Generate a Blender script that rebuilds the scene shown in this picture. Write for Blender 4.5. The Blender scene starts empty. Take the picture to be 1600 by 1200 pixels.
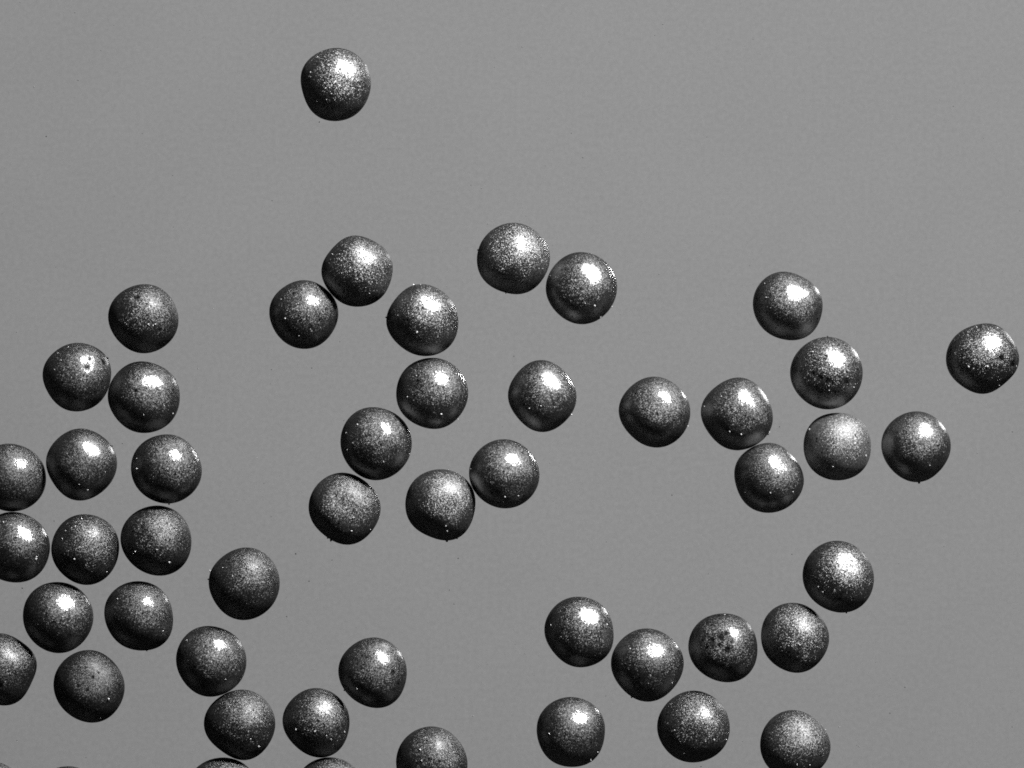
import bpy, math, random
import numpy as np
from mathutils import Vector

# ------------------------------------------------------------------ scene, camera, light
# One Blender unit is one millimetre: this is a micrograph of beads about 0.9 mm across.
scene = bpy.context.scene
scene.unit_settings.system = 'METRIC'
scene.unit_settings.scale_length = 0.001
MM = 0.0082                       # millimetres per photograph pixel at the beads' widest level
LEVEL = 0.45                      # height of the beads' equators above the glass
WORK = 120.0                      # working distance of the microscope objective
col = scene.collection

def P(x, y):                      # photograph pixel -> position over the glass
    return ((x - 800.0) * MM, (600.0 - y) * MM)

cam = bpy.data.cameras.new('camera')
cam.sensor_width = 36.0
cam.lens = 36.0 * WORK / (1600 * MM)
cam.clip_start = 1.0
cam.clip_end = 2000.0
camo = bpy.data.objects.new('camera', cam)
camo.location = (0, 0, LEVEL + WORK)
col.objects.link(camo)
scene.camera = camo

world = bpy.data.worlds.new('World')
scene.world = world
world.use_nodes = True
world.node_tree.nodes['Background'].inputs[0].default_value = (1, 1, 1, 1)
world.node_tree.nodes['Background'].inputs[1].default_value = 0.004

def area(name, loc, target, size, power, spread=180):
    d = bpy.data.lights.new(name, 'AREA')
    d.shape = 'DISK'; d.size = size; d.energy = power
    d.spread = math.radians(spread)
    o = bpy.data.objects.new(name, d)
    o.location = loc
    o.rotation_euler = (Vector(target) - Vector(loc)).to_track_quat('-Z', 'Y').to_euler()
    col.objects.link(o)
    return o

# gooseneck lamp, upper right, about 30 degrees above the stage
KEY = Vector((0.46, 0.735, 0.50)).normalized()
area('gooseneck_lamp', KEY * 130, (0, 0, 0.4), 24, 4200, 16)
# added lamp from below right, makes the glints on the upper-right rims
GLINT = Vector((0.455, 0.27, -0.85)).normalized()
area('rim_glint_lamp', GLINT * 110, (0, 0, 0.4), 6, 110, 16)
# added lamp out of view: lights the grey card, brighter at upper right
area('card_lamp', (14, 26, -15), (-7, -8, -95), 8, 63500, 180)

scene.view_settings.view_transform = 'Standard'
scene.view_settings.look = 'None'
scene.view_settings.gamma = 1.0
scene.view_settings.exposure = 0.0
scene.view_settings.use_curve_mapping = False
scene.render.engine = 'CYCLES'
scene.cycles.use_denoising = False
scene.cycles.sample_clamp_indirect = 0.12
scene.cycles.max_bounces = 8
scene.cycles.transparent_max_bounces = 16
scene.cycles.caustics_reflective = False
scene.cycles.caustics_refractive = False
scene.cycles.pixel_filter_type = 'BLACKMAN_HARRIS'
scene.cycles.filter_width = 1.7

# ------------------------------------------------------------------ material helpers
def new_mat(name):
    m = bpy.data.materials.new(name)
    m.use_nodes = True
    nt = m.node_tree
    nt.nodes.clear()
    out = nt.nodes.new('ShaderNodeOutputMaterial')
    return m, nt, out

class G:                                        # small graph writer
    def __init__(s, nt): s.nt = nt
    def put(s, n, i, v):
        if hasattr(v, 'links'): s.nt.links.new(v, n.inputs[i])
        else: n.inputs[i].default_value = v
    def math(s, op, a, b=0.0, c=0.0, clamp=False):
        n = s.nt.nodes.new('ShaderNodeMath'); n.operation = op; n.use_clamp = clamp
        s.put(n, 0, a); s.put(n, 1, b); s.put(n, 2, c)
        return n.outputs[0]
    def vec(s, op, a, b=(0, 0, 0), scale=None):
        n = s.nt.nodes.new('ShaderNodeVectorMath'); n.operation = op
        s.put(n, 0, a); s.put(n, 1, b)
        if scale is not None: s.put(n, 3, scale)
        return n.outputs['Value'] if op in ('DISTANCE', 'LENGTH', 'DOT_PRODUCT') else n.outputs[0]
    def noise(s, v, scale, detail=2.0, rough=0.5):
        n = s.nt.nodes.new('ShaderNodeTexNoise')
        s.put(n, 'Vector', v); n.inputs['Scale'].default_value = scale
        n.inputs['Detail'].default_value = detail; n.inputs['Roughness'].default_value = rough
        return n
    def voro(s, v, scale):
        n = s.nt.nodes.new('ShaderNodeTexVoronoi')
        s.put(n, 'Vector', v); n.inputs['Scale'].default_value = scale
        return n
    def remap(s, v, a, b, c, d, smooth=True):
        n = s.nt.nodes.new('ShaderNodeMapRange')
        if smooth: n.interpolation_type = 'SMOOTHSTEP'
        for i, x in enumerate((v, a, b, c, d)): s.put(n, i, x)
        return n.outputs[0]
    def grey(s, v):
        n = s.nt.nodes.new('ShaderNodeCombineColor')
        for i in range(3): s.put(n, i, v)
        return n.outputs[0]

def bead_material(name, seed, gloss=0.5, sparkle=0.5, tone=1.0, core_rough=0.26, pits=(), speck=0.35, Rm=0.45, light=0.0):
    """graphite-like coating: dark body, crystalline flakes that each tilt their own way, smoother skin above them"""
    m, nt, out = new_mat(name)
    g = G(nt)
    tc = nt.nodes.new('ShaderNodeTexCoord').outputs['Object']
    rnd = random.Random(seed)
    shift = tuple(rnd.uniform(-50, 50) for _ in range(3))
    v = g.vec('ADD', tc, shift)
    geo = nt.nodes.new('ShaderNodeNewGeometry')
    N = geo.outputs['Normal']
    # flakes
    warp = g.vec('SCALE', g.vec('SUBTRACT', g.noise(v, 30, 1).outputs['Color'], (.5, .5, .5)), scale=0.02)
    vw = g.vec('ADD', v, warp)
    fl = g.voro(vw, 125)
    fl2 = g.voro(vw, 78)
    t1 = g.vec('SUBTRACT', fl.outputs['Color'], (.5, .5, .5))
    t2 = g.vec('SUBTRACT', fl2.outputs['Color'], (.5, .5, .5))
    n2 = g.vec('SUBTRACT', g.noise(v, 115, 2, .6).outputs['Color'], (.5, .5, .5))
    tilt = g.vec('ADD', g.vec('SCALE', t1, scale=0.54 + 0.46 * sparkle), g.vec('SCALE', t2, scale=0.22 + 0.34 * sparkle))
    tilt = g.vec('ADD', tilt, g.vec('SCALE', n2, scale=0.6))
    # the amount of tilt itself varies over the coating
    patch = g.remap(g.noise(v, 5.0, 3, .6).outputs['Fac'], .30, .72, .65, 1.25)
    NF = g.vec('NORMALIZE', g.vec('ADD', N, g.vec('SCALE', tilt, scale=patch)))
    NS = g.vec('NORMALIZE', g.vec('ADD', N, g.vec('SCALE', tilt, scale=0.24)))
    # dark pits with ragged edges
    pit = None
    ragged = g.vec('SCALE', g.vec('SUBTRACT', g.noise(v, 22, 2).outputs['Color'], (.5, .5, .5)), scale=0.032)
    tr = g.vec('ADD', tc, ragged)
    for (x, y, z, pr) in pits:                   # points on the finished surface
        d = g.vec('DISTANCE', tr, (x, y, z))
        k = g.remap(d, pr * Rm * .40, pr * Rm * 1.35, 1.0, 0.0)
        pit = k if pit is None else g.math('MAXIMUM', pit, k)
    # scattered small pits everywhere
    sm = g.voro(vw, 17)
    keep = g.math('GREATER_THAN', g.math('FRACT', g.math('MULTIPLY', sm.outputs['Color'], 7.31)), 1.0 - 0.30 * speck)
    smp = g.math('MULTIPLY', g.remap(sm.outputs['Distance'], .16, .34, 1.0, 0.0), keep)
    pit = smp if pit is None else g.math('MAXIMUM', pit, smp)
    cell = g.remap(g.noise(v, 40, 3, .65).outputs['Fac'], .28, .72, .55, 1.45)
    flake_ref = g.math('MULTIPLY', cell, 0.34 * tone)
    keepc = g.math('SUBTRACT', 1.0, g.math('MULTIPLY', pit, 0.86))
    # body
    dif = nt.nodes.new('ShaderNodeBsdfDiffuse')
    g.put(dif, 'Color', g.grey(g.math('MULTIPLY', g.math('MULTIPLY', cell, (0.013 + light) * tone), keepc)))
    dif.inputs['Roughness'].default_value = 1.0
    # flakes
    gl = nt.nodes.new('ShaderNodeBsdfAnisotropic'); gl.distribution = 'BECKMANN'
    g.put(gl, 'Color', g.grey(g.math('MULTIPLY', g.math('MULTIPLY', flake_ref, 0.40), keepc)))
    g.put(gl, 'Roughness', 0.66 - 0.14 * sparkle)
    g.put(gl, 'Normal', NF)
    # smoother skin: gives the bright core
    sk = nt.nodes.new('ShaderNodeBsdfAnisotropic'); sk.distribution = 'BECKMANN'
    skin = g.math('MULTIPLY', keepc, 0.001 + 0.25 * gloss ** 2)
    g.put(sk, 'Color', g.grey(skin))
    g.put(sk, 'Roughness', core_rough * 1.20)
    g.put(sk, 'Normal', NS)
    # soft sheen of the fine grain, too small to see singly
    sh = nt.nodes.new('ShaderNodeBsdfAnisotropic'); sh.distribution = 'GGX'
    g.put(sh, 'Color', g.grey(g.math('MULTIPLY', g.math('MULTIPLY', cell, (0.020 + 0.4 * light) * tone), keepc)))
    g.put(sh, 'Roughness', 0.58); g.put(sh, 'Normal', NS)
    a0 = nt.nodes.new('ShaderNodeAddShader')
    a = nt.nodes.new('ShaderNodeAddShader'); b = nt.nodes.new('ShaderNodeAddShader')
    nt.links.new(dif.outputs[0], a0.inputs[0]); nt.links.new(sh.outputs[0], a0.inputs[1])
    nt.links.new(a0.outputs[0], a.inputs[0]); nt.links.new(gl.outputs[0], a.inputs[1])
    nt.links.new(a.outputs[0], b.inputs[0]); nt.links.new(sk.outputs[0], b.inputs[1])
    # the bead is solid: nothing reflects on the inner side of its skin
    solid = nt.nodes.new('ShaderNodeBsdfDiffuse'); solid.inputs[0].default_value = (0, 0, 0, 1)
    mx = nt.nodes.new('ShaderNodeMixShader')
    nt.links.new(geo.outputs['Backfacing'], mx.inputs[0])
    nt.links.new(b.outputs[0], mx.inputs[1]); nt.links.new(solid.outputs[0], mx.inputs[2])
    nt.links.new(mx.outputs[0], out.inputs['Surface'])
    return m

def plain_mat(name, value, rough=0.6, spec=0.3):
    m, nt, out = new_mat(name)
    g = G(nt)
    p = nt.nodes.new('ShaderNodeBsdfPrincipled')
    tc = nt.nodes.new('ShaderNodeTexCoord').outputs['Object']
    n = g.noise(tc, 60, 2).outputs['Fac']
    g.put(p, 'Base Color', g.grey(g.remap(n, .3, .7, value * .7, value * 1.3)))
    p.inputs['Roughness'].default_value = rough
    p.inputs['Specular IOR Level'].default_value = spec
    nt.links.new(p.outputs[0], out.inputs['Surface'])
    return m

# clear glass stage plate: straight-through transmission with a Fresnel reflection
m_glass, nt, out = new_mat('clear_glass')
tr = nt.nodes.new('ShaderNodeBsdfTransparent'); tr.inputs[0].default_value = (.985, .985, .985, 1)
gs = nt.nodes.new('ShaderNodeBsdfAnisotropic'); gs.inputs['Roughness'].default_value = 0.02
gs.inputs['Color'].default_value = (1, 1, 1, 1)
fr = nt.nodes.new('ShaderNodeFresnel'); fr.inputs['IOR'].default_value = 1.5
mx = nt.nodes.new('ShaderNodeMixShader')
# rays run straight through, so both faces see the same outside angle (no total internal reflection)
gi = nt.nodes.new('ShaderNodeNewGeometry'); mi = nt.nodes.new('ShaderNodeMapRange')
mi.inputs[3].default_value = 1.5; mi.inputs[4].default_value = 1 / 1.5
nt.links.new(gi.outputs['Backfacing'], mi.inputs[0]); nt.links.new(mi.outputs[0], fr.inputs['IOR'])
nt.links.new(fr.outputs[0], mx.inputs[0]); nt.links.new(tr.outputs[0], mx.inputs[1]); nt.links.new(gs.outputs[0], mx.inputs[2])
nt.links.new(mx.outputs[0], out.inputs['Surface'])

# grey card
m_card, nt, out = new_mat('grey_card')
g = G(nt)
tc = nt.nodes.new('ShaderNodeTexCoord').outputs['Object']
n1 = g.noise(tc, 0.35, 3).outputs['Fac']
n2 = g.noise(tc, 9.0, 3, .7).outputs['Fac']
val = g.math('ADD', g.remap(n1, .3, .7, .365, .375), g.remap(n2, .2, .8, -.024, .024))
df = nt.nodes.new('ShaderNodeBsdfDiffuse'); g.put(df, 'Color', g.grey(val))
nt.links.new(df.outputs[0], out.inputs['Surface'])

m_white = plain_mat('pale_grit', 0.75, .35, .5)
m_dark = plain_mat('dark_grit', 0.03, .5, .3)
m_fleck_pale = plain_mat('pale_fleck', 0.24, .8, .1)
m_fleck_dark = plain_mat('dark_fleck', 0.13, .8, .1)

# ------------------------------------------------------------------ setting
def box(name, lo, hi, mat):
    x0, y0, z0 = lo; x1, y1, z1 = hi
    v = [(x0, y0, z0), (x1, y0, z0), (x1, y1, z0), (x0, y1, z0), (x0, y0, z1), (x1, y0, z1), (x1, y1, z1), (x0, y1, z1)]
    f = [(0, 3, 2, 1), (4, 5, 6, 7), (0, 1, 5, 4), (1, 2, 6, 5), (2, 3, 7, 6), (3, 0, 4, 7)]
    me = bpy.data.meshes.new(name); me.from_pydata(v, [], f); me.materials.append(mat)
    o = bpy.data.objects.new(name, me); col.objects.link(o)
    o['kind'] = 'structure'
    return o

o = box('glass_surface', (-26, -20, -1.0), (26, 20, 0.0), m_glass)
o['label'] = 'clear flat glass plate the dark beads lie on'; o['category'] = 'glass plate'
o = box('background', (-25, -22, -96.0), (25, 22, -95.0), m_card)
o['label'] = 'plain even mid grey background seen below the beads'; o['category'] = 'background'

# ------------------------------------------------------------------ bead outlines
# Traced rim points per bead, in crops of the photograph: (crop x, crop y, scale) + points.
CROP = {
    'A': (440, 40, 6.667), 'B': (400, 340, 4.706), 'C': (720, 330, 5.714), 'D': (0, 430, 4.615), 'E': (0, 670, 4.615),
    'F': (0, 890, 3.871), 'G': (260, 840, 3.3325), 'H': (460, 540, 3.478), 'I': (950, 410, 3.81), 'J': (1120, 620, 4.0),
    'K': (1440, 480, 7.5), 'L': (830, 830, 2.807), 'M': (600, 1080, 4.2105),
}
RIM = {
 1: ('A', [(203,570),(215,450),(262,370),(370,295),(490,240),(570,233),(680,247),(800,325),(885,415),(922,510),(928,600),(912,720),(870,820),(800,905),(690,970),(565,996),(450,985),(350,925),(270,830),(222,710)]),
 2: ('D', [(778,300),(790,230),(830,165),(890,110),(960,78),(1050,66),(1130,80),(1195,120),(1240,180),(1275,250),(1288,320),(1275,400),(1230,470),(1180,520),(1110,552),(1040,563),(960,550),(890,510),(830,440),(790,370)]),
 3: ('D', [(304,720),(320,650),(365,580),(430,525),(500,495),(570,490),(650,500),(720,540),(775,600),(798,660),(802,720),(785,800),(755,870),(700,935),(630,970),(550,983),(460,965),(390,910),(340,830),(310,760)]),
 4: ('D', [(778,900),(780,830),(800,770),(840,710),(900,655),(970,627),(1050,622),(1130,645),(1200,680),(1250,730),(1285,790),(1296,860),(1290,940),(1265,1010),(1220,1070),(1150,1115),(1060,1137),(970,1130),(890,1085),(830,1020),(790,950)]),
 5: ('E', [(330,240),(345,170),(390,100),(450,40),(520,8),(600,-2),(680,20),(750,65),(805,125),(838,190),(846,260),(825,340),(790,400),(730,460),(650,505),(570,518),(500,505),(430,450),(380,380),(340,300)]),
 6: ('E', [(943,290),(955,210),(990,140),(1050,85),(1130,50),(1220,40),(1300,60),(1370,110),(1420,180),(1450,250),(1455,320),(1435,400),(1390,460),(1320,510),(1240,540),(1150,530),(1070,500),(1000,440),(960,370)]),
 7: ('E', [(-157,352),(-130,240),(-70,150),(0,113),(80,112),(160,125),(230,160),(280,210),(315,270),(333,350),(322,430),(285,500),(230,555),(160,588),(90,597),(0,580),(-60,555),(-120,470)]),
 8: ('E', [(-140,850),(-110,730),(-65,655),(0,610),(70,603),(150,607),(220,630),(290,685),(335,750),(362,820),(358,890),(330,970),(290,1040),(230,1085),(160,1105),(100,1105),(0,1085),(-60,1050),(-110,970)]),
 9: ('E', [(368,870),(380,800),(410,730),(460,670),(530,628),(600,616),(690,630),(770,665),(820,720),(850,790),(860,850),(850,930),(820,1000),(780,1060),(720,1105),(640,1127),(560,1115),(480,1075),(420,1010),(380,940)]),
 10: ('E', [(867,790),(885,710),(930,640),(1000,585),(1080,560),(1170,557),(1250,580),(1310,630),(1355,700),(1378,770),(1378,850),(1350,940),(1300,1010),(1220,1050),(1130,1058),(1050,1040),(970,990),(910,920),(875,850)]),
 11: ('F', [(138,290),(148,220),(180,150),(230,105),(300,80),(370,76),(440,95),(500,135),(545,200),(566,270),(560,330),(530,400),(480,460),(420,495),(350,505),(280,490),(210,445),(165,380),(143,330)]),
 12: ('F', [(630,270),(640,200),(680,135),(740,90),(810,72),(880,75),(950,100),(1000,150),(1035,220),(1047,300),(1035,380),(1000,440),(950,475),(880,488),(800,482),(730,455),(680,400),(645,340)]),
 13: ('F', [(-190,600),(-160,490),(-90,410),(0,385),(60,398),(120,430),(180,480),(215,530),(224,580),(210,640),(180,700),(140,770),(100,810),(40,822),(0,818),(-90,790),(-160,710)]),
 14: ('F', [(323,690),(335,630),(370,570),(420,520),(490,492),(560,488),(630,510),(690,565),(735,630),(756,700),(745,770),(710,840),(670,890),(610,918),(550,926),(480,910),(410,870),(360,810),(330,750)]),
 15: ('G', [(217,220),(235,170),(280,110),(340,70),(420,52),(480,60),(530,100),(570,150),(588,210),(587,270),(565,330),(520,385),(460,420),(400,430),(338,418),(283,376),(245,318),(224,268)]),
 16: ('G', [(50,640),(65,570),(100,510),(150,475),(220,462),(290,475),(350,505),(395,560),(417,620),(412,690),(385,750),(340,795),(270,825),(200,828),(130,795),(80,730),(55,680)]),
 17: ('G', [(194,970),(205,910),(245,855),(310,810),(390,790),(450,800),(510,840),(550,895),(566,960),(555,1030),(520,1090),(470,1140),(410,1158),(350,1148),(290,1110),(235,1065),(200,1010)]),
 18: ('G', [(603,960),(615,900),(650,845),(710,800),(780,783),(850,800),(905,840),(940,890),(953,950),(945,1020),(920,1080),(880,1125),(810,1145),(750,1138),(690,1100),(640,1050),(612,1000)]),
 19: ('G', [(894,690),(910,630),(950,575),(1010,535),(1080,520),(1150,535),(1205,580),(1240,635),(1252,700),(1240,770),(1205,840),(1150,880),(1090,887),(1020,870),(960,830),(920,780),(898,730)]),
 20: (347, 1238, 55.5), 21: (515, 1235.5, 53),
 22: ('M', [(80,440),(95,380),(140,310),(220,250),(310,232),(400,250),(470,300),(520,370),(545,440),(550,500),(530,570),(480,640),(400,690),(310,702),(220,680),(140,625),(95,550)]),
 23: (107, 1251, 54.5), 24: (-17, 1243, 54),
 25: ('B', [(480,380),(492,320),(545,250),(610,180),(670,140),(720,130),(800,148),(880,180),(950,235),(992,290),(1005,350),(998,430),(970,520),(920,590),(850,635),(750,658),(660,640),(580,590),(520,520),(488,440)]),
 26: ('B', [(97,690),(110,620),(160,550),(230,492),(300,466),(375,462),(450,480),(520,530),(570,590),(600,650),(610,710),(595,770),(560,840),(510,910),(440,950),(360,965),(270,950),(190,900),(140,830),(105,760)]),
 27: ('B', [(955,740),(975,680),(1010,620),(1060,560),(1120,512),(1200,487),(1280,500),(1360,535),(1420,585),(1460,650),(1485,730),(1488,800),(1470,870),(1430,940),(1370,990),(1290,1015),(1220,1018),(1140,995),(1060,945),(1000,880),(962,800)]),
 28: ('H', [(553,260),(565,190),(600,130),(660,85),(740,67),(810,75),(870,110),(915,160),(940,220),(944,280),(920,350),(880,400),(830,440),(760,453),(690,440),(630,410),(580,360),(558,310)]),
 29: ('H', [(250,530),(260,460),(290,400),(340,355),(420,335),(490,343),(560,380),(610,430),(635,500),(635,570),(605,640),(560,690),(500,722),(440,733),(380,720),(320,680),(275,620),(255,570)]),
 30: ('H', [(77,880),(90,810),(130,750),(190,705),(270,690),(340,710),(400,750),(445,805),(468,860),(465,920),(440,980),(390,1040),(330,1078),(280,1083),(210,1060),(150,1020),(100,960),(80,915)]),
 31: ('H', [(603,870),(615,800),(650,730),(710,690),(790,673),(860,680),(920,715),(965,770),(985,830),(980,900),(955,970),(920,1030),(880,1050),(820,1057),(740,1040),(670,1000),(625,950),(607,910)]),
 32: ('H', [(947,690),(960,630),(1000,570),(1060,525),(1130,510),(1200,520),(1260,560),(1310,620),(1331,690),(1325,750),(1295,810),(1240,860),(1180,882),(1120,884),(1060,865),(1000,820),(960,760)]),
 33: ('H', [(1157,270),(1175,210),(1220,140),(1280,90),(1345,77),(1410,95),(1470,145),(1510,200),(1535,265),(1525,330),(1490,390),(1430,445),(1370,470),(1310,467),(1250,430),(1200,370),(1165,310)]),
 34: ('C', [(142,450),(150,360),(190,270),(240,200),(310,145),(400,112),(480,106),(560,115),(640,155),(710,220),(765,290),(793,360),(797,430),(780,510),(740,590),(690,660),(630,710),(560,735),(480,740),(390,725),(290,685),(210,620),(158,530)]),
 35: ('C', [(757,670),(770,600),(820,510),(890,430),(960,385),(1060,367),(1160,377),(1260,425),(1335,500),(1380,580),(1396,680),(1385,760),(1345,850),(1280,930),(1200,985),(1110,1010),(1020,1002),(930,965),(850,900),(790,810),(762,740)]),
 36: ('I', [(62,880),(75,820),(120,755),(190,700),(270,680),(340,690),(410,735),(460,790),(488,850),(487,920),(465,990),(420,1050),(360,1090),(280,1103),(200,1080),(140,1030),(90,970),(65,920)]),
 37: ('I', [(550,890),(565,830),(620,765),(690,710),(780,687),(850,700),(900,745),(940,800),(970,860),(984,920),(975,980),(940,1040),(880,1090),(800,1118),(730,1118),(670,1090),(620,1040),(575,970),(555,930)]),
 38: ('I', [(863,260),(870,190),(905,125),(960,75),(1040,56),(1110,66),(1180,100),(1240,150),(1272,200),(1277,260),(1262,340),(1225,410),(1170,450),(1090,463),(1010,450),(940,410),(890,350),(868,300)]),
 39: ('I', [(1082,650),(1100,580),(1150,510),(1220,460),(1310,445),(1390,460),(1450,500),(1490,560),(1514,620),(1514,690),(1490,760),(1440,825),(1380,865),(1310,873),(1240,865),(1170,825),(1115,760),(1088,700)]),
 40: ('J', [(543,310),(550,240),(580,180),(640,125),(740,102),(820,108),(890,140),(940,200),(960,270),(962,340),(945,410),(900,470),(840,508),(760,522),(680,510),(610,470),(565,410),(547,360)]),
 41: ('J', [(1028,270),(1050,210),(1100,150),(1170,105),(1250,90),(1330,110),(1400,160),(1445,230),(1462,310),(1450,380),(1410,440),(1350,500),(1265,538),(1190,520),(1110,475),(1060,410),(1033,340)]),
 42: ('K', [(283,580),(300,490),(350,390),(430,310),(530,240),(650,203),(770,192),(870,205),(950,250),(1010,310),(1070,390),(1115,480),(1140,580),(1140,660),(1115,740),(1060,810),(990,870),(900,950),(820,1000),(740,1018),(640,1005),(530,960),(430,895),(350,810),(300,700)]),
 43: ('J', [(107,490),(120,420),(150,360),(210,320),(290,290),(350,285),(410,310),(460,355),(510,420),(543,490),(540,550),(510,620),(460,680),(390,710),(300,723),(220,700),(160,640),(120,560)]),
 44: ('L', [(1190,200),(1200,140),(1240,80),(1300,48),(1360,42),(1420,65),(1465,105),(1495,160),(1504,210),(1490,270),(1455,325),(1400,352),(1350,357),(1290,340),(1235,300),(1200,250)]),
 45: ('L', [(1007,465),(1015,410),(1045,355),(1100,320),(1150,314),(1200,325),(1255,360),(1290,410),(1308,465),(1297,520),(1265,570),(1220,610),(1165,622),(1110,608),(1055,575),(1020,520)]),
 46: ('L', [(688,500),(700,450),(735,400),(790,368),(850,362),(910,372),(955,405),(980,450),(992,520),(985,570),(960,620),(910,655),(860,663),(800,650),(740,615),(705,570)]),
 47: ('L', [(347,585),(360,530),(400,470),(450,437),(510,427),(570,440),(620,475),(655,520),(670,580),(655,640),(620,690),(570,735),(510,747),(440,728),(400,690),(365,640)]),
 48: ('L', [(57,440),(70,380),(105,325),(160,295),(220,288),(280,303),(325,340),(350,390),(362,440),(350,510),(325,560),(270,585),(210,598),(150,580),(100,530),(65,480)]),
 49: ('M', [(1003,240),(1020,170),(1070,100),(1140,55),(1220,38),(1300,50),(1380,90),(1430,150),(1453,240),(1447,320),(1420,400),(1370,460),(1310,490),(1240,497),(1160,488),(1090,450),(1040,390),(1012,310)]),
 50: ('L', [(551,860),(565,800),(610,740),(660,708),(720,700),(780,715),(830,755),(862,810),(872,865),(860,920),(830,965),(780,1000),(710,1013),(640,1000),(590,955),(560,905)]),
 51: ('L', [(1003,930),(1020,870),(1060,815),(1110,790),(1165,786),(1220,805),(1270,850),(1305,900),(1313,950),(1300,1000),(1270,1040),(1220,1075),(1158,1090),(1090,1075),(1040,1035),(1012,985)]),
}

# look of each bead: gloss of the skin, size of the sparkle, overall tone, named pits (x, y, radius in bead radii; y up),
# tops: flats worn on the upper side (azimuth deg, tilt from up deg, level), dent: (x, y, radius, depth)
LOOK = {
 1: dict(gloss=.55, sparkle=.95, tone=1.55, pits=[(.13,.37,.04),(-.11,.16,.04)], ridge=.65),
 2: dict(gloss=.22, sparkle=.7, tone=.95, pits=[(-.17,.6,.10),(-.22,.35,.05),(.12,.42,.04)]),
 3: dict(gloss=.6, sparkle=.4, tone=.9, pits=[(.33,.25,.10),(.78,.42,.10),(.42,.53,.06),(.05,.82,.05)]),
 4: dict(gloss=.7, sparkle=.45, tone=.85, pits=[(-.2,.18,.06)], rough=.22),
 5: dict(gloss=.85, sparkle=.3, tone=.9, ridge=.65),
 6: dict(gloss=.85, sparkle=.4, tone=.85, pits=[(.29,-.14,.035)], rough=.22),
 7: dict(gloss=.7, sparkle=.3, tone=.85, rough=0.2),
 8: dict(gloss=.85, sparkle=.45, tone=.85, rough=.22, ridge=.65),
 9: dict(gloss=.25, sparkle=.75, tone=.85),
 10: dict(gloss=.12, sparkle=.6, tone=.85),
 11: dict(gloss=.55, sparkle=.5, tone=.8, pits=[(-.1,-.12,.05)], rough=0.19),
 12: dict(gloss=.55, sparkle=.5, tone=.8, rough=0.19),
 13: dict(gloss=.25, sparkle=.6, tone=.8, pits=[(0,-.42,.07)]),
 14: dict(gloss=.10, sparkle=.35, tone=.62, pits=[(.15,.28,.055),(.3,.4,.05),(-.02,-.07,.06),(-.27,.04,.05)], light=.004),
 15: dict(gloss=.18, sparkle=.6, tone=.82, pits=[(.08,.44,.04)], light=.003),
 16: dict(gloss=.65, sparkle=.4, tone=.8, ridge=.65),
 17: dict(gloss=.15, sparkle=.65, tone=.85),
 18: dict(gloss=.3, sparkle=.65, tone=.8, pits=[(.07,.07,.04)]),
 19: dict(gloss=.75, sparkle=.4, tone=.8, pits=[(.58,.03,.10),(.72,-.3,.05)]),
 20: dict(gloss=.3), 21: dict(gloss=.5, rough=0.2),
 22: dict(gloss=.2, sparkle=.6, tone=.8, pits=[(.23,.08,.05),(-.4,0,.04)], light=.003),
 23: dict(), 24: dict(),
 25: dict(gloss=.4, sparkle=.85, tone=1.3, ridge=.65),
 26: dict(gloss=.75, sparkle=.55, tone=.95, pits=[(-.3,.62,.05),(.22,-.38,.06)], rough=0.2),
 27: dict(gloss=.65, sparkle=.75, tone=1.2, ridge=.65),
 28: dict(gloss=.85, sparkle=.5, tone=1.0, pits=[(-.4,.36,.05)], rough=0.22),
 29: dict(gloss=.85, sparkle=.5, tone=.95, rough=0.19),
 30: dict(gloss=.0, sparkle=.5, tone=1.05, light=.006, dent=(.05,.08,.50,.065), ridge=0.0),
 31: dict(gloss=.2, sparkle=.6, tone=1.35),
 32: dict(gloss=.95, sparkle=.35, tone=1.0, rough=0.22),
 33: dict(gloss=.95, sparkle=.4, tone=1.05, ridge=.65, rough=0.26),
 34: dict(gloss=.45, sparkle=.85, tone=1.6),
 35: dict(gloss=1.2, sparkle=.55, tone=1.0, pits=[(-.55,.5,.05),(-.45,.52,.04),(-.1,.7,.05)], ridge=.65, rough=0.28),
 36: dict(gloss=.85, sparkle=.4, tone=1.05, rough=0.2),
 37: dict(gloss=1.05, sparkle=.4, tone=1.0, ridge=.65, rough=0.27),
 38: dict(gloss=1.05, sparkle=.45, tone=1.05, ridge=.65, rough=0.27),
 39: dict(gloss=1.05, sparkle=.75, tone=1.15, pits=[(-.4,0,.07),(-.2,-.12,.09),(0,-.2,.09),(.12,-.27,.06),(.52,-.22,.10),(.3,-.1,.05)], speck=.8, ridge=.65, rough=0.27),
 40: dict(gloss=.10, sparkle=.35, tone=1.6, light=.022),
 41: dict(gloss=1.05, sparkle=.35, tone=1.0, rough=0.26),
 42: dict(gloss=.75, sparkle=1.0, tone=1.1, pits=[(.5,.0,.11),(.83,-.16,.12)], tops=[(70,30,.94)]),
 43: dict(gloss=1.15, sparkle=.3, tone=1.0, ridge=.65),
 44: dict(gloss=.4, sparkle=.8, tone=1.3, tops=[(45,30,.95)]),
 45: dict(gloss=.25, sparkle=.85, tone=1.3),
 46: dict(gloss=.65, sparkle=.65, tone=.9, pits=[(-.1,.33,.13),(-.35,.25,.09),(.1,-.05,.10),(.05,.45,.09),(-.15,.1,.07),(.2,.2,.06),(-.5,.05,.08)], speck=.8),
 47: dict(gloss=.7, sparkle=.6, tone=.9, rough=0.19),
 48: dict(gloss=.9, sparkle=.6, tone=.85, ridge=.65, rough=0.27),
 49: dict(gloss=.75, sparkle=.35, tone=.85, rough=0.2),
 50: dict(gloss=.4, sparkle=.75, tone=1.15),
 51: dict(gloss=.15, sparkle=.6, tone=1.25, light=.004),
}

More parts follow.
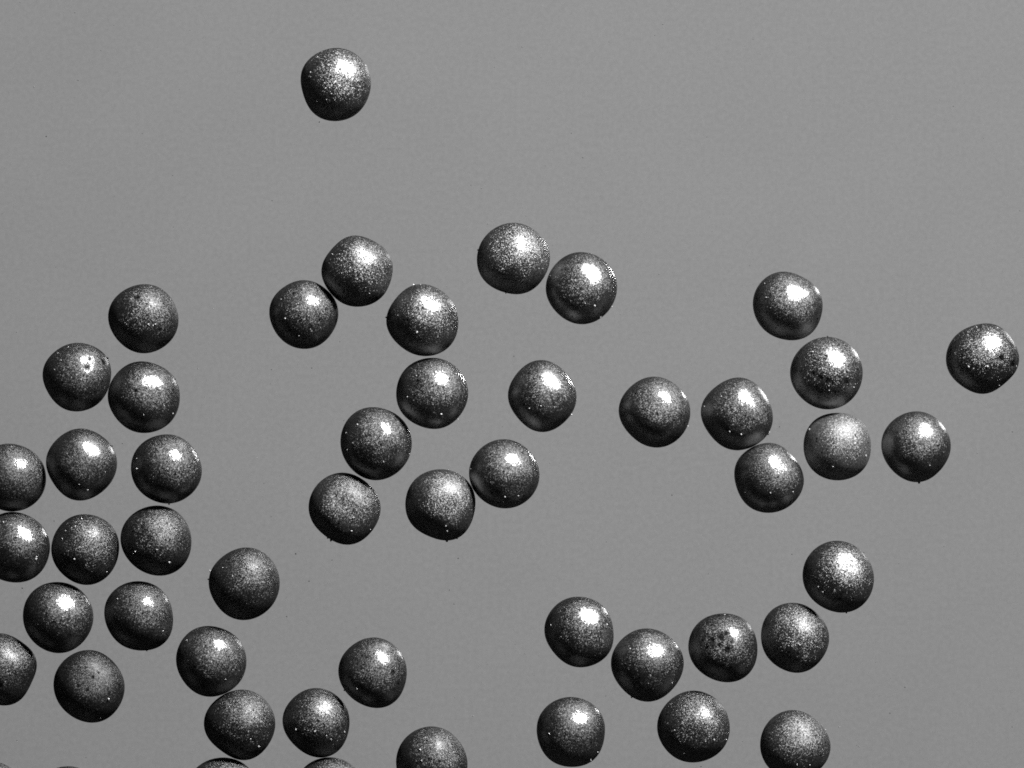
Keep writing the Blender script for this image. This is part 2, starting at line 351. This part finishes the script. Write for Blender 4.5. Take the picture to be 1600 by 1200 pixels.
LABEL = {
 1: 'lone speckled dark bead lying far apart from every other bead',
 2: 'dull dark bead topping the big cluster, just above two touching beads',
 3: 'dark bead with a ring-shaped pit in its bright highlight, touching a neighbour',
 4: 'smooth dark bead with starry highlight, touching the bead with a ring-shaped pit',
 5: 'round glossy dark bead in the cluster, beside a glossy bead cut by the edge',
 6: 'round glossy dark bead with one black pinhole, directly above a dull smooth bead',
 7: 'glossy dark bead cut by the edge, resting against another cut bead below',
 8: 'glossy dark bead cut by the edge, touching a dull speckled whole bead',
 9: 'dull speckled dark bead squeezed between a cut bead and another dull bead',
 10: 'dull dark bead with faint highlight and a short pale scratch, ending a row of three',
 11: 'round dark bead with small star highlight, below the row of three touching beads',
 12: 'squarish dark bead with flattened underside and small bright highlight',
 13: 'dull angular dark bead cut by the edge, lowest of three cut there',
 14: 'dullest dark bead, nearly matte with four black pits on top',
 15: 'dull dark bead lying alone to the side of the big cluster, flattened lower side',
 16: 'glossy dark bead touching a dull bead beneath it, bottom chain of the cluster',
 17: 'dull finely speckled dark bead between a glossy bead and a mostly hidden one',
 18: 'speckled dark bead touching a mostly cut off bead below, beside a glossier one',
 19: 'glossy dark bead with dark blotch beside its highlight, near a bead touching a cut one',
 20: 'mostly cut off dark bead under the dull finely speckled one',
 21: 'mostly cut off dark bead under the bead next to a blotched glossy one',
 22: 'dull dark bead cut by the edge, alone with open grey on both sides',
 23: 'thin dark sliver of a bead under the dullest pitted bead',
 24: 'tiny dark scrap of a bead, smallest visible of all the cut off beads',
 25: 'speckled angular dark bead leaning on a smaller glossy bead',
 26: 'round dark bead with compact highlight, tucked under a speckled angular bead',
 27: 'large speckled dark bead with nub on its rim, topping a curved chain',
 28: 'glossy dark bead directly below the large speckled bead with a nub',
 29: 'glossy dark bead with starburst highlight between another glossy bead and a dented one',
 30: 'dented dark bead with hollow top and no bright highlight',
 31: 'dull dark bead with three white specks near its rim, touching a glossy bead',
 32: 'glossy dark bead touching the dull bead with three white specks',
 33: 'glossy diamond-shaped dark bead standing alone between two groups',
 34: 'brightly speckled large bead paired with a glossier bead',
 35: 'very glossy dark bead with white rim specks, paired with a brightly speckled one',
 36: 'round glossy dark bead standing alone beside a touching pair',
 37: 'large glossy dark bead leaning on another glossy bead below it',
 38: 'glossy dark bead just above the pitted glossy bead, topping its group',
 39: 'glossy dark bead with a band of black pits across its middle',
 40: 'palest bead, satin grey with soft highlight, just below the pitted glossy one',
 41: 'glossy dark bead with tiny nub on its lower rim, beside the palest bead',
 42: 'angular coarse-speckled bead alone beyond the group with the palest bead',
 43: 'glossy rounded dark bead under a large glossy bead, beside the palest bead',
 44: 'brightly speckled dark bead ending a rising chain of five beads',
 45: 'evenly speckled dark bead with soft highlight, between pitted and brightly speckled beads',
 46: 'dark bead peppered with black pits, middle of a chain of five',
 47: 'large dark bead with small starry highlight, dipping lowest in a chain of five',
 48: 'very dark bead with large bright highlight, start of a chain of five',
 49: 'rounded square dark bead with small bright highlight below the chain of five',
 50: 'large speckled dark bead below the gap in the chain of five',
 51: 'dull grey-black bead cut by the edge below the chain of five',
}
GROUP = 'small dark coated beads scattered on the grey background'

# ------------------------------------------------------------------ fit the outlines
ORD = 5
def fit(key):
    e = RIM[key]
    if isinstance(e[0], str):
        cx, cy, s = CROP[e[0]]
        p = np.array([P(cx + x / s, cy + y / s) for x, y in e[1]])
    else:
        a = np.linspace(0, 2 * math.pi, 24, endpoint=False)
        rr = random.Random(key)
        k2, k3 = rr.uniform(0, 6.3), rr.uniform(0, 6.3)
        r = e[2] * (1 + .012 * np.cos(2 * a - k2) + .012 * np.cos(3 * a - k3))
        p = np.array([P(e[0] + x, e[1] + y) for x, y in zip(r * np.cos(a), r * np.sin(a))])
    c = (p.max(0) + p.min(0)) / 2
    for _ in range(3):
        d = p - c
        a = np.arctan2(d[:, 1], d[:, 0]); r = np.hypot(d[:, 0], d[:, 1])
        cols = [np.ones_like(a)]
        for k in range(1, ORD + 1): cols += [np.cos(k * a), np.sin(k * a)]
        M = np.stack(cols, 1)
        stiff = 0.28 if key in (15, 33, 36, 37) else 0.13
        reg = np.diag([0.0] + [stiff * k * k for k in range(1, ORD + 1) for _ in (0, 1)])
        w = np.linalg.solve(M.T @ M + reg, M.T @ r)
        c = c + np.array([w[1], w[2]])           # the first harmonic is an offset of the centre
    return c, w

def radius(w, a):
    r = np.full_like(a, w[0])
    for k in range(1, ORD + 1): r = r + w[2 * k - 1] * np.cos(k * a) + w[2 * k] * np.sin(k * a)
    return r

FIT = {k: fit(k) for k in RIM}
keys = sorted(FIT)
# neighbours may touch, never cut into each other
for _ in range(6):
    for i in keys:
        for j in keys:
            if j <= i: continue
            (ci, wi), (cj, wj) = FIT[i], FIT[j]
            d = cj - ci; L = float(np.hypot(*d))
            if L > 1.3: continue
            u = d / L; best = 1e9
            aa = math.atan2(d[1], d[0]) + np.linspace(-.9, .9, 73)
            ri = radius(wi, aa); pi_ = ci + np.stack([ri * np.cos(aa), ri * np.sin(aa)], 1)
            q = pi_ - cj; qa = np.arctan2(q[:, 1], q[:, 0])
            gap = float((np.hypot(q[:, 0], q[:, 1]) - radius(wj, qa)).min())
            if gap < 0.003:
                s = (0.003 - gap) / 2
                FIT[i] = (ci - u * s, wi); FIT[j] = (cj + u * s, wj)

# ------------------------------------------------------------------ bead bodies
import bmesh
bm = bmesh.new(); bmesh.ops.create_icosphere(bm, subdivisions=6, radius=1.0)
base = bpy.data.meshes.new('bead_base'); bm.to_mesh(base); bm.free()
base.polygons.foreach_set('use_smooth', np.ones(len(base.polygons), dtype=bool))
U = np.empty(len(base.vertices) * 3); base.vertices.foreach_get('co', U); U = U.reshape(-1, 3)
U /= np.linalg.norm(U, axis=1)[:, None]
AZ = np.arctan2(U[:, 1], U[:, 0]); CE = np.hypot(U[:, 0], U[:, 1])

def chip_mesh(rng, pts, mat, name):
    """irregular little grains joined into one mesh; pts: (x, y, z, radius)"""
    V, F = [], []
    ico = [(0, 0, 1), (.894, 0, .447), (.276, .851, .447), (-.724, .526, .447), (-.724, -.526, .447), (.276, -.851, .447),
           (.724, .526, -.447), (-.276, .851, -.447), (-.894, 0, -.447), (-.276, -.851, -.447), (.724, -.526, -.447), (0, 0, -1)]
    fac = [(0,1,2),(0,2,3),(0,3,4),(0,4,5),(0,5,1),(1,6,2),(2,7,3),(3,8,4),(4,9,5),(5,10,1),(6,7,2),(7,8,3),(8,9,4),(9,10,5),(10,6,1),(6,11,7),(7,11,8),(8,11,9),(9,11,10),(10,11,6)]
    for (x, y, z, r) in pts:
        b = len(V); sx, sy, sz = (rng.uniform(.7, 1.3) for _ in range(3))
        for (a, c, d) in ico:
            k = r * rng.uniform(.75, 1.2)
            V.append((x + a * k * sx, y + c * k * sy, z + d * k * sz))
        F += [tuple(b + i for i in f) for f in fac]
    me = bpy.data.meshes.new(name); me.from_pydata(V, [], F); me.materials.append(mat)
    return me

# grains standing on the rims: bead -> [(photo x, photo y, radius in photo pixels)]
NUB = {27: [(603.5, 496, 2.0)], 41: [(1436, 753.5, 2.2)], 30: [(517, 844, 2.6), (513.5, 838, 1.5)], 31: [(698, 843, 2.0), (714, 841, 1.2)],
       34: [(748, 391, 1.4)], 3: [(168, 560, 1.6)], 6: [(264, 787.5, 1.8)], 47: [(986.5, 1090, 1.8)], 37: [(1199, 678, 1.5)], 15: [(325, 905, 1.4)],
       44: [(1322, 955.5, 1.5), (1349, 864, 1.5)], 12: [(229, 1014.5, 1.3)], 39: [(1293, 527, 1.5)], 4: [(270, 595, 1.3)]}
# pale specks: bead -> [(photo x, photo y, radius px)]
SPECK = {
 1: [(496.5,160,1.3),(497,90,1.3),(571.5,103,1.7),(573,106,1.5),(516,138.5,1.4),(519,148,1.3),(541.5,140,1.2),(486,114,1.2)],
 25: [(520,397.5,1.4),(531,397.5,1.3),(542,395,1.3),(557,422,1.2),(609,414,1.2),(544,463,1.1),(578,459,1.1)],
 26: [(480,443,1.0),(440,468,1.1),(446.5,498,1.3),(468,525,1.1)],
 27: [(646,445,1.7),(657,445,1.8),(652,519,1.8),(622,493,1.2),(695,508,1.2),(650,538,1.1),(690,486,1.2)],
 34: [(790,459,1.4),(807,405,1.3),(842,420,1.2),(848,420,1.1)],
 35: [(865,480.5,2.2),(929,478,2.0),(938,495,1.7),(894,494.5,1.4),(955,478.5,1.3),(914,474.5,1.5),(860,431,1.2)],
 28: [(651,587,1.1),(690,647,1.8),(715,655,1.3),(637,620,1.0)],
 29: [(544,703,1.9),(552,692,1.2),(600,721,1.5),(640,709,1.4),(559,663,1.4),(541,676,1.1)],
 30: [(553,808.5,2.2),(550,829,1.6),(579,827,1.2),(512,840,1.2)],
 31: [(697,821.5,1.6),(699,829,1.4),(691,837,1.8)],
 32: [(789,776,1.7),(786,783,1.6),(810,774.5,1.4),(736,733,1.2)],
 33: [(893,648,1.5),(845,634,1.4),(827,638,1.1),(866,636,1.1)],
 3: [(91,552,1.8),(107,542,1.4),(87,577.5,1.4),(97,563,1.2),(134,595,1.3),(129,593,1.3)],
 2: [(234,507,1.7),(244.5,507,1.6),(267,468,1.5),(241,509,1.2)],
 4: [(226,648,1.3),(258,634,1.4),(227,665,1.1),(271,646,1.3)],
 5: [(175,697,1.4),(166,737,1.3),(126,756,1.3),(139,765,1.3)],
 6: [(215,732,1.7),(214.5,716,1.3),(264,732,1.5),(304,722,1.4)],
 7: [(19,698,1.3)],
 8: [(7,815,2.2),(19,819,1.4),(58,872.5,2.0),(59,869,1.4)],
 9: [(104,829,1.5),(119,822,1.6),(129,810,1.7),(118.5,872.5,1.6),(99,841,1.3),(168,893,1.2)],
 10: [(208,868,1.8),(210,864,1.4),(213,861,1.3),(266,878,2.0),(247,858,1.7)],
 11: [(53,988,1.3),(100,962,1.2)],
 12: [(255.5,985,1.5),(228.5,1008,1.5),(185,935,1.1)],
 14: [(171.5,1090.5,1.9),(158,1121,1.2)],
 15: [(330,893,1.6),(349,886,1.3),(365,899,1.2)],
 16: [(293,1000,1.4),(332,1033,1.4),(354,1060,1.2)],
 17: [(405,1165,1.6),(393,1153,1.2)],
 18: [(463,1138,1.6),(511,1148,1.7),(539,1143,1.8),(518,1154,1.8),(493,1141,1.5)],
 19: [(558.5,1075,1.8),(537,1079,1.4)],
 22: [(657,1170,1.8),(659,1186,1.5),(704,1190,1.4)],
 36: [(1077,667,1.2),(982,668,1.0)],
 37: [(1157,678.5,1.5),(1139,674,1.4),(1126,619,1.3),(1205,677,1.2),(1100,635,1.2)],
 38: [(1211,513,1.8),(1196,465,1.2),(1194,443,1.2)],
 39: [(1268.5,550,2.2),(1293,603,1.8),(1335,600,1.4),(1333,605,1.3),(1294,610,1.3)],
 40: [(1264.5,671,1.8),(1352,712,2.0),(1300,729,1.5),(1297,735,1.2),(1322,715,1.1)],
 41: [(1421.5,737.5,1.8),(1451,727,1.4)],
 42: [(1484,571.5,2.0),(1511,573,1.8),(1540,572.5,1.8),(1547,571,1.7),(1525,511.5,1.5),(1511,524,1.4),(1557.5,512.5,1.3),(1560,602,1.3),(1587,572,1.3)],
 43: [(1164,769,2.0),(1202.5,769.5,1.7),(1238,768,1.2)],
 44: [(1277,916,1.9),(1284,924,1.6),(1257,912,1.4),(1357,912,1.1)],
 45: [(1233.5,1043,2.0),(1198,1023,1.5),(1248,1006,1.5)],
 46: [(1141,1061,2.0),(1122,1057,1.4),(1132,960,1.4)],
 47: [(1050,1066,1.5),(984,1012,1.5),(990,1078,1.0)],
 48: [(860.5,976,1.5),(948,975,1.7)],
 49: [(858,1145,1.8),(934,1174.5,1.6),(923,1187,1.5)],
 50: [(1115,1154,2.0),(1134,1155,1.8),(1068,1175,1.6),(1053,1139,1.3),(1048,1100,1.3)],
 51: [(1244,1193,1.5),(1264,1194,1.3),(1290,1140,1.3)],
}

beads = {}
for k in keys:
    c, w = FIT[k]
    L = dict(gloss=.5, sparkle=.5, tone=.9, pits=[], tops=[], dent=None, ridge=0.15, rough=.25, speck=.3, light=0.0)
    L.update(LOOK.get(k, {}))
    rng = random.Random(100 + k)
    Rm = float(w[0])
    R = Rm + (radius(w, AZ) - Rm) * CE ** 2
    p = U * R[:, None]
    # gentle all-round unevenness that dies away at the traced rim
    for _ in range(7):
        f = np.array([rng.gauss(0, 1) for _ in range(3)]); f *= rng.uniform(2.0, 5.0) / np.linalg.norm(f)
        p *= (1 + rng.uniform(.003, .0075) * (1 - CE ** 6) * np.sin(U @ f + rng.uniform(0, 6.28)))[:, None]
    # worn flats on the upper side
    tops = list(L['tops']) + [(rng.uniform(0, 360), rng.uniform(8, 40), rng.uniform(.955, .985)) for _ in range(3)]
    for (az, ti, lev) in tops:
        n = np.array([math.cos(math.radians(az)) * math.sin(math.radians(ti)), math.sin(math.radians(az)) * math.sin(math.radians(ti)), math.cos(math.radians(ti))])
        s = 0.035 * Rm
        ex = (p @ n - lev * Rm) / s
        ex = s * np.logaddexp(0, ex)
        p -= n * (ex * 0.62 * (1 - CE ** 8))[:, None]
    # a shoulder that curves less one way than the other, so the highlight on it is drawn out
    az = math.radians(57 + rng.uniform(-12, 12)); ti = math.radians(31)
    n = np.array([math.cos(az) * math.sin(ti), math.sin(az) * math.sin(ti), math.cos(ti)])
    t = np.array([-math.sin(az), math.cos(az), 0.0]); b = np.cross(n, t)
    dt, db = p @ t, p @ b
    p += n * (L['ridge'] * dt ** 2 / (2 * Rm) * np.exp(-(dt ** 2 / (0.42 * Rm) ** 2 + db ** 2 / (0.40 * Rm) ** 2)) * (p @ n > 0))[:, None]
    if L['dent']:
        dx, dy, dr, dd = L['dent']
        q = np.exp(-(((p[:, 0] - dx * Rm) ** 2 + (p[:, 1] - dy * Rm) ** 2) / (dr * Rm) ** 2)) * (U[:, 2] > 0)
        p[:, 2] -= dd * Rm * 2 * q
    for (px, py, pr) in L['pits']:                      # pits are hollows as well as dark
        d2 = ((p[:, 0] - px * Rm) ** 2 + (p[:, 1] - py * Rm) ** 2) / (pr * Rm) ** 2
        p -= U * (0.2 * pr * Rm * np.exp(-d2) * (U[:, 2] > 0))[:, None]
    zlow = p[:, 2].min()
    p[:, 2] -= zlow
    me = base.copy(); me.name = 'bead'
    me.vertices.foreach_set('co', p.astype(np.float32).ravel()); me.update()
    spots = []
    for (px, py, pr) in L['pits']:
        i = np.argmin((p[:, 0] - px * Rm) ** 2 + (p[:, 1] - py * Rm) ** 2 + (U[:, 2] < 0) * 9)
        spots.append((px * Rm, py * Rm, float(p[i, 2]), pr))
    me.materials.append(bead_material('graphite_coating', k, L['gloss'], L['sparkle'], L['tone'], L['rough'], spots, L['speck'], Rm, L['light']))
    o = bpy.data.objects.new('bead', me); col.objects.link(o)
    o.location = (c[0], c[1], 0.0)
    o['label'] = LABEL[k]; o['category'] = 'bead'; o['group'] = GROUP
    beads[k] = (o, p, Rm)
    for nm, table, mat in (('grit', NUB, m_dark), ('dust', SPECK, m_white)):
        pts = []
        for (x, y, r) in table.get(k, []):
            X, Y = P(x, y); X -= c[0]; Y -= c[1]; r *= MM
            D = math.hypot(X, Y); lim = float(radius(w, np.array([math.atan2(Y, X)]))[0])
            if nm == 'dust' and D < lim * .985:
                near = (p[:, 0] - X) ** 2 + (p[:, 1] - Y) ** 2 + (U[:, 2] < 0) * 9
                Z = float(p[np.argmin(near), 2])
                pts.append((X, Y, Z + r * .35, r * .85))
            else:
                q = (lim + (r * .25 if nm == 'grit' else r * .35)) / D
                pts.append((X * q, Y * q, -zlow + (0.02 if nm == 'dust' else 0), r))
        if pts:
            d = bpy.data.objects.new(nm, chip_mesh(rng, pts, mat, nm)); col.objects.link(d)
            d.parent = o; d['kind'] = 'stuff'

# ------------------------------------------------------------------ fine dust on the glass
rng = random.Random(7)
def scatter(n, lo, hi):
    pts = []
    while len(pts) < n:
        x, y = rng.uniform(-7.4, 7.4), rng.uniform(-5.6, 5.6)
        if any((x - FIT[k][0][0]) ** 2 + (y - FIT[k][0][1]) ** 2 < 0.25 for k in keys): continue
        r = rng.uniform(lo, hi) * MM
        pts.append((x, y, r * .5, r))
    return pts
for nm, n, mat, lab in (('pale_dust', 170, m_fleck_pale, 'faint pale dust flecks strewn over the grey background'), ('dark_dust', 35, m_fleck_dark, 'faint dark dust flecks strewn over the grey background')):
    o = bpy.data.objects.new(nm, chip_mesh(rng, scatter(n, .5, 1.15), mat, nm)); col.objects.link(o)
    o['kind'] = 'stuff'; o['label'] = lab; o['category'] = 'dust'
bpy.data.meshes.remove(base)
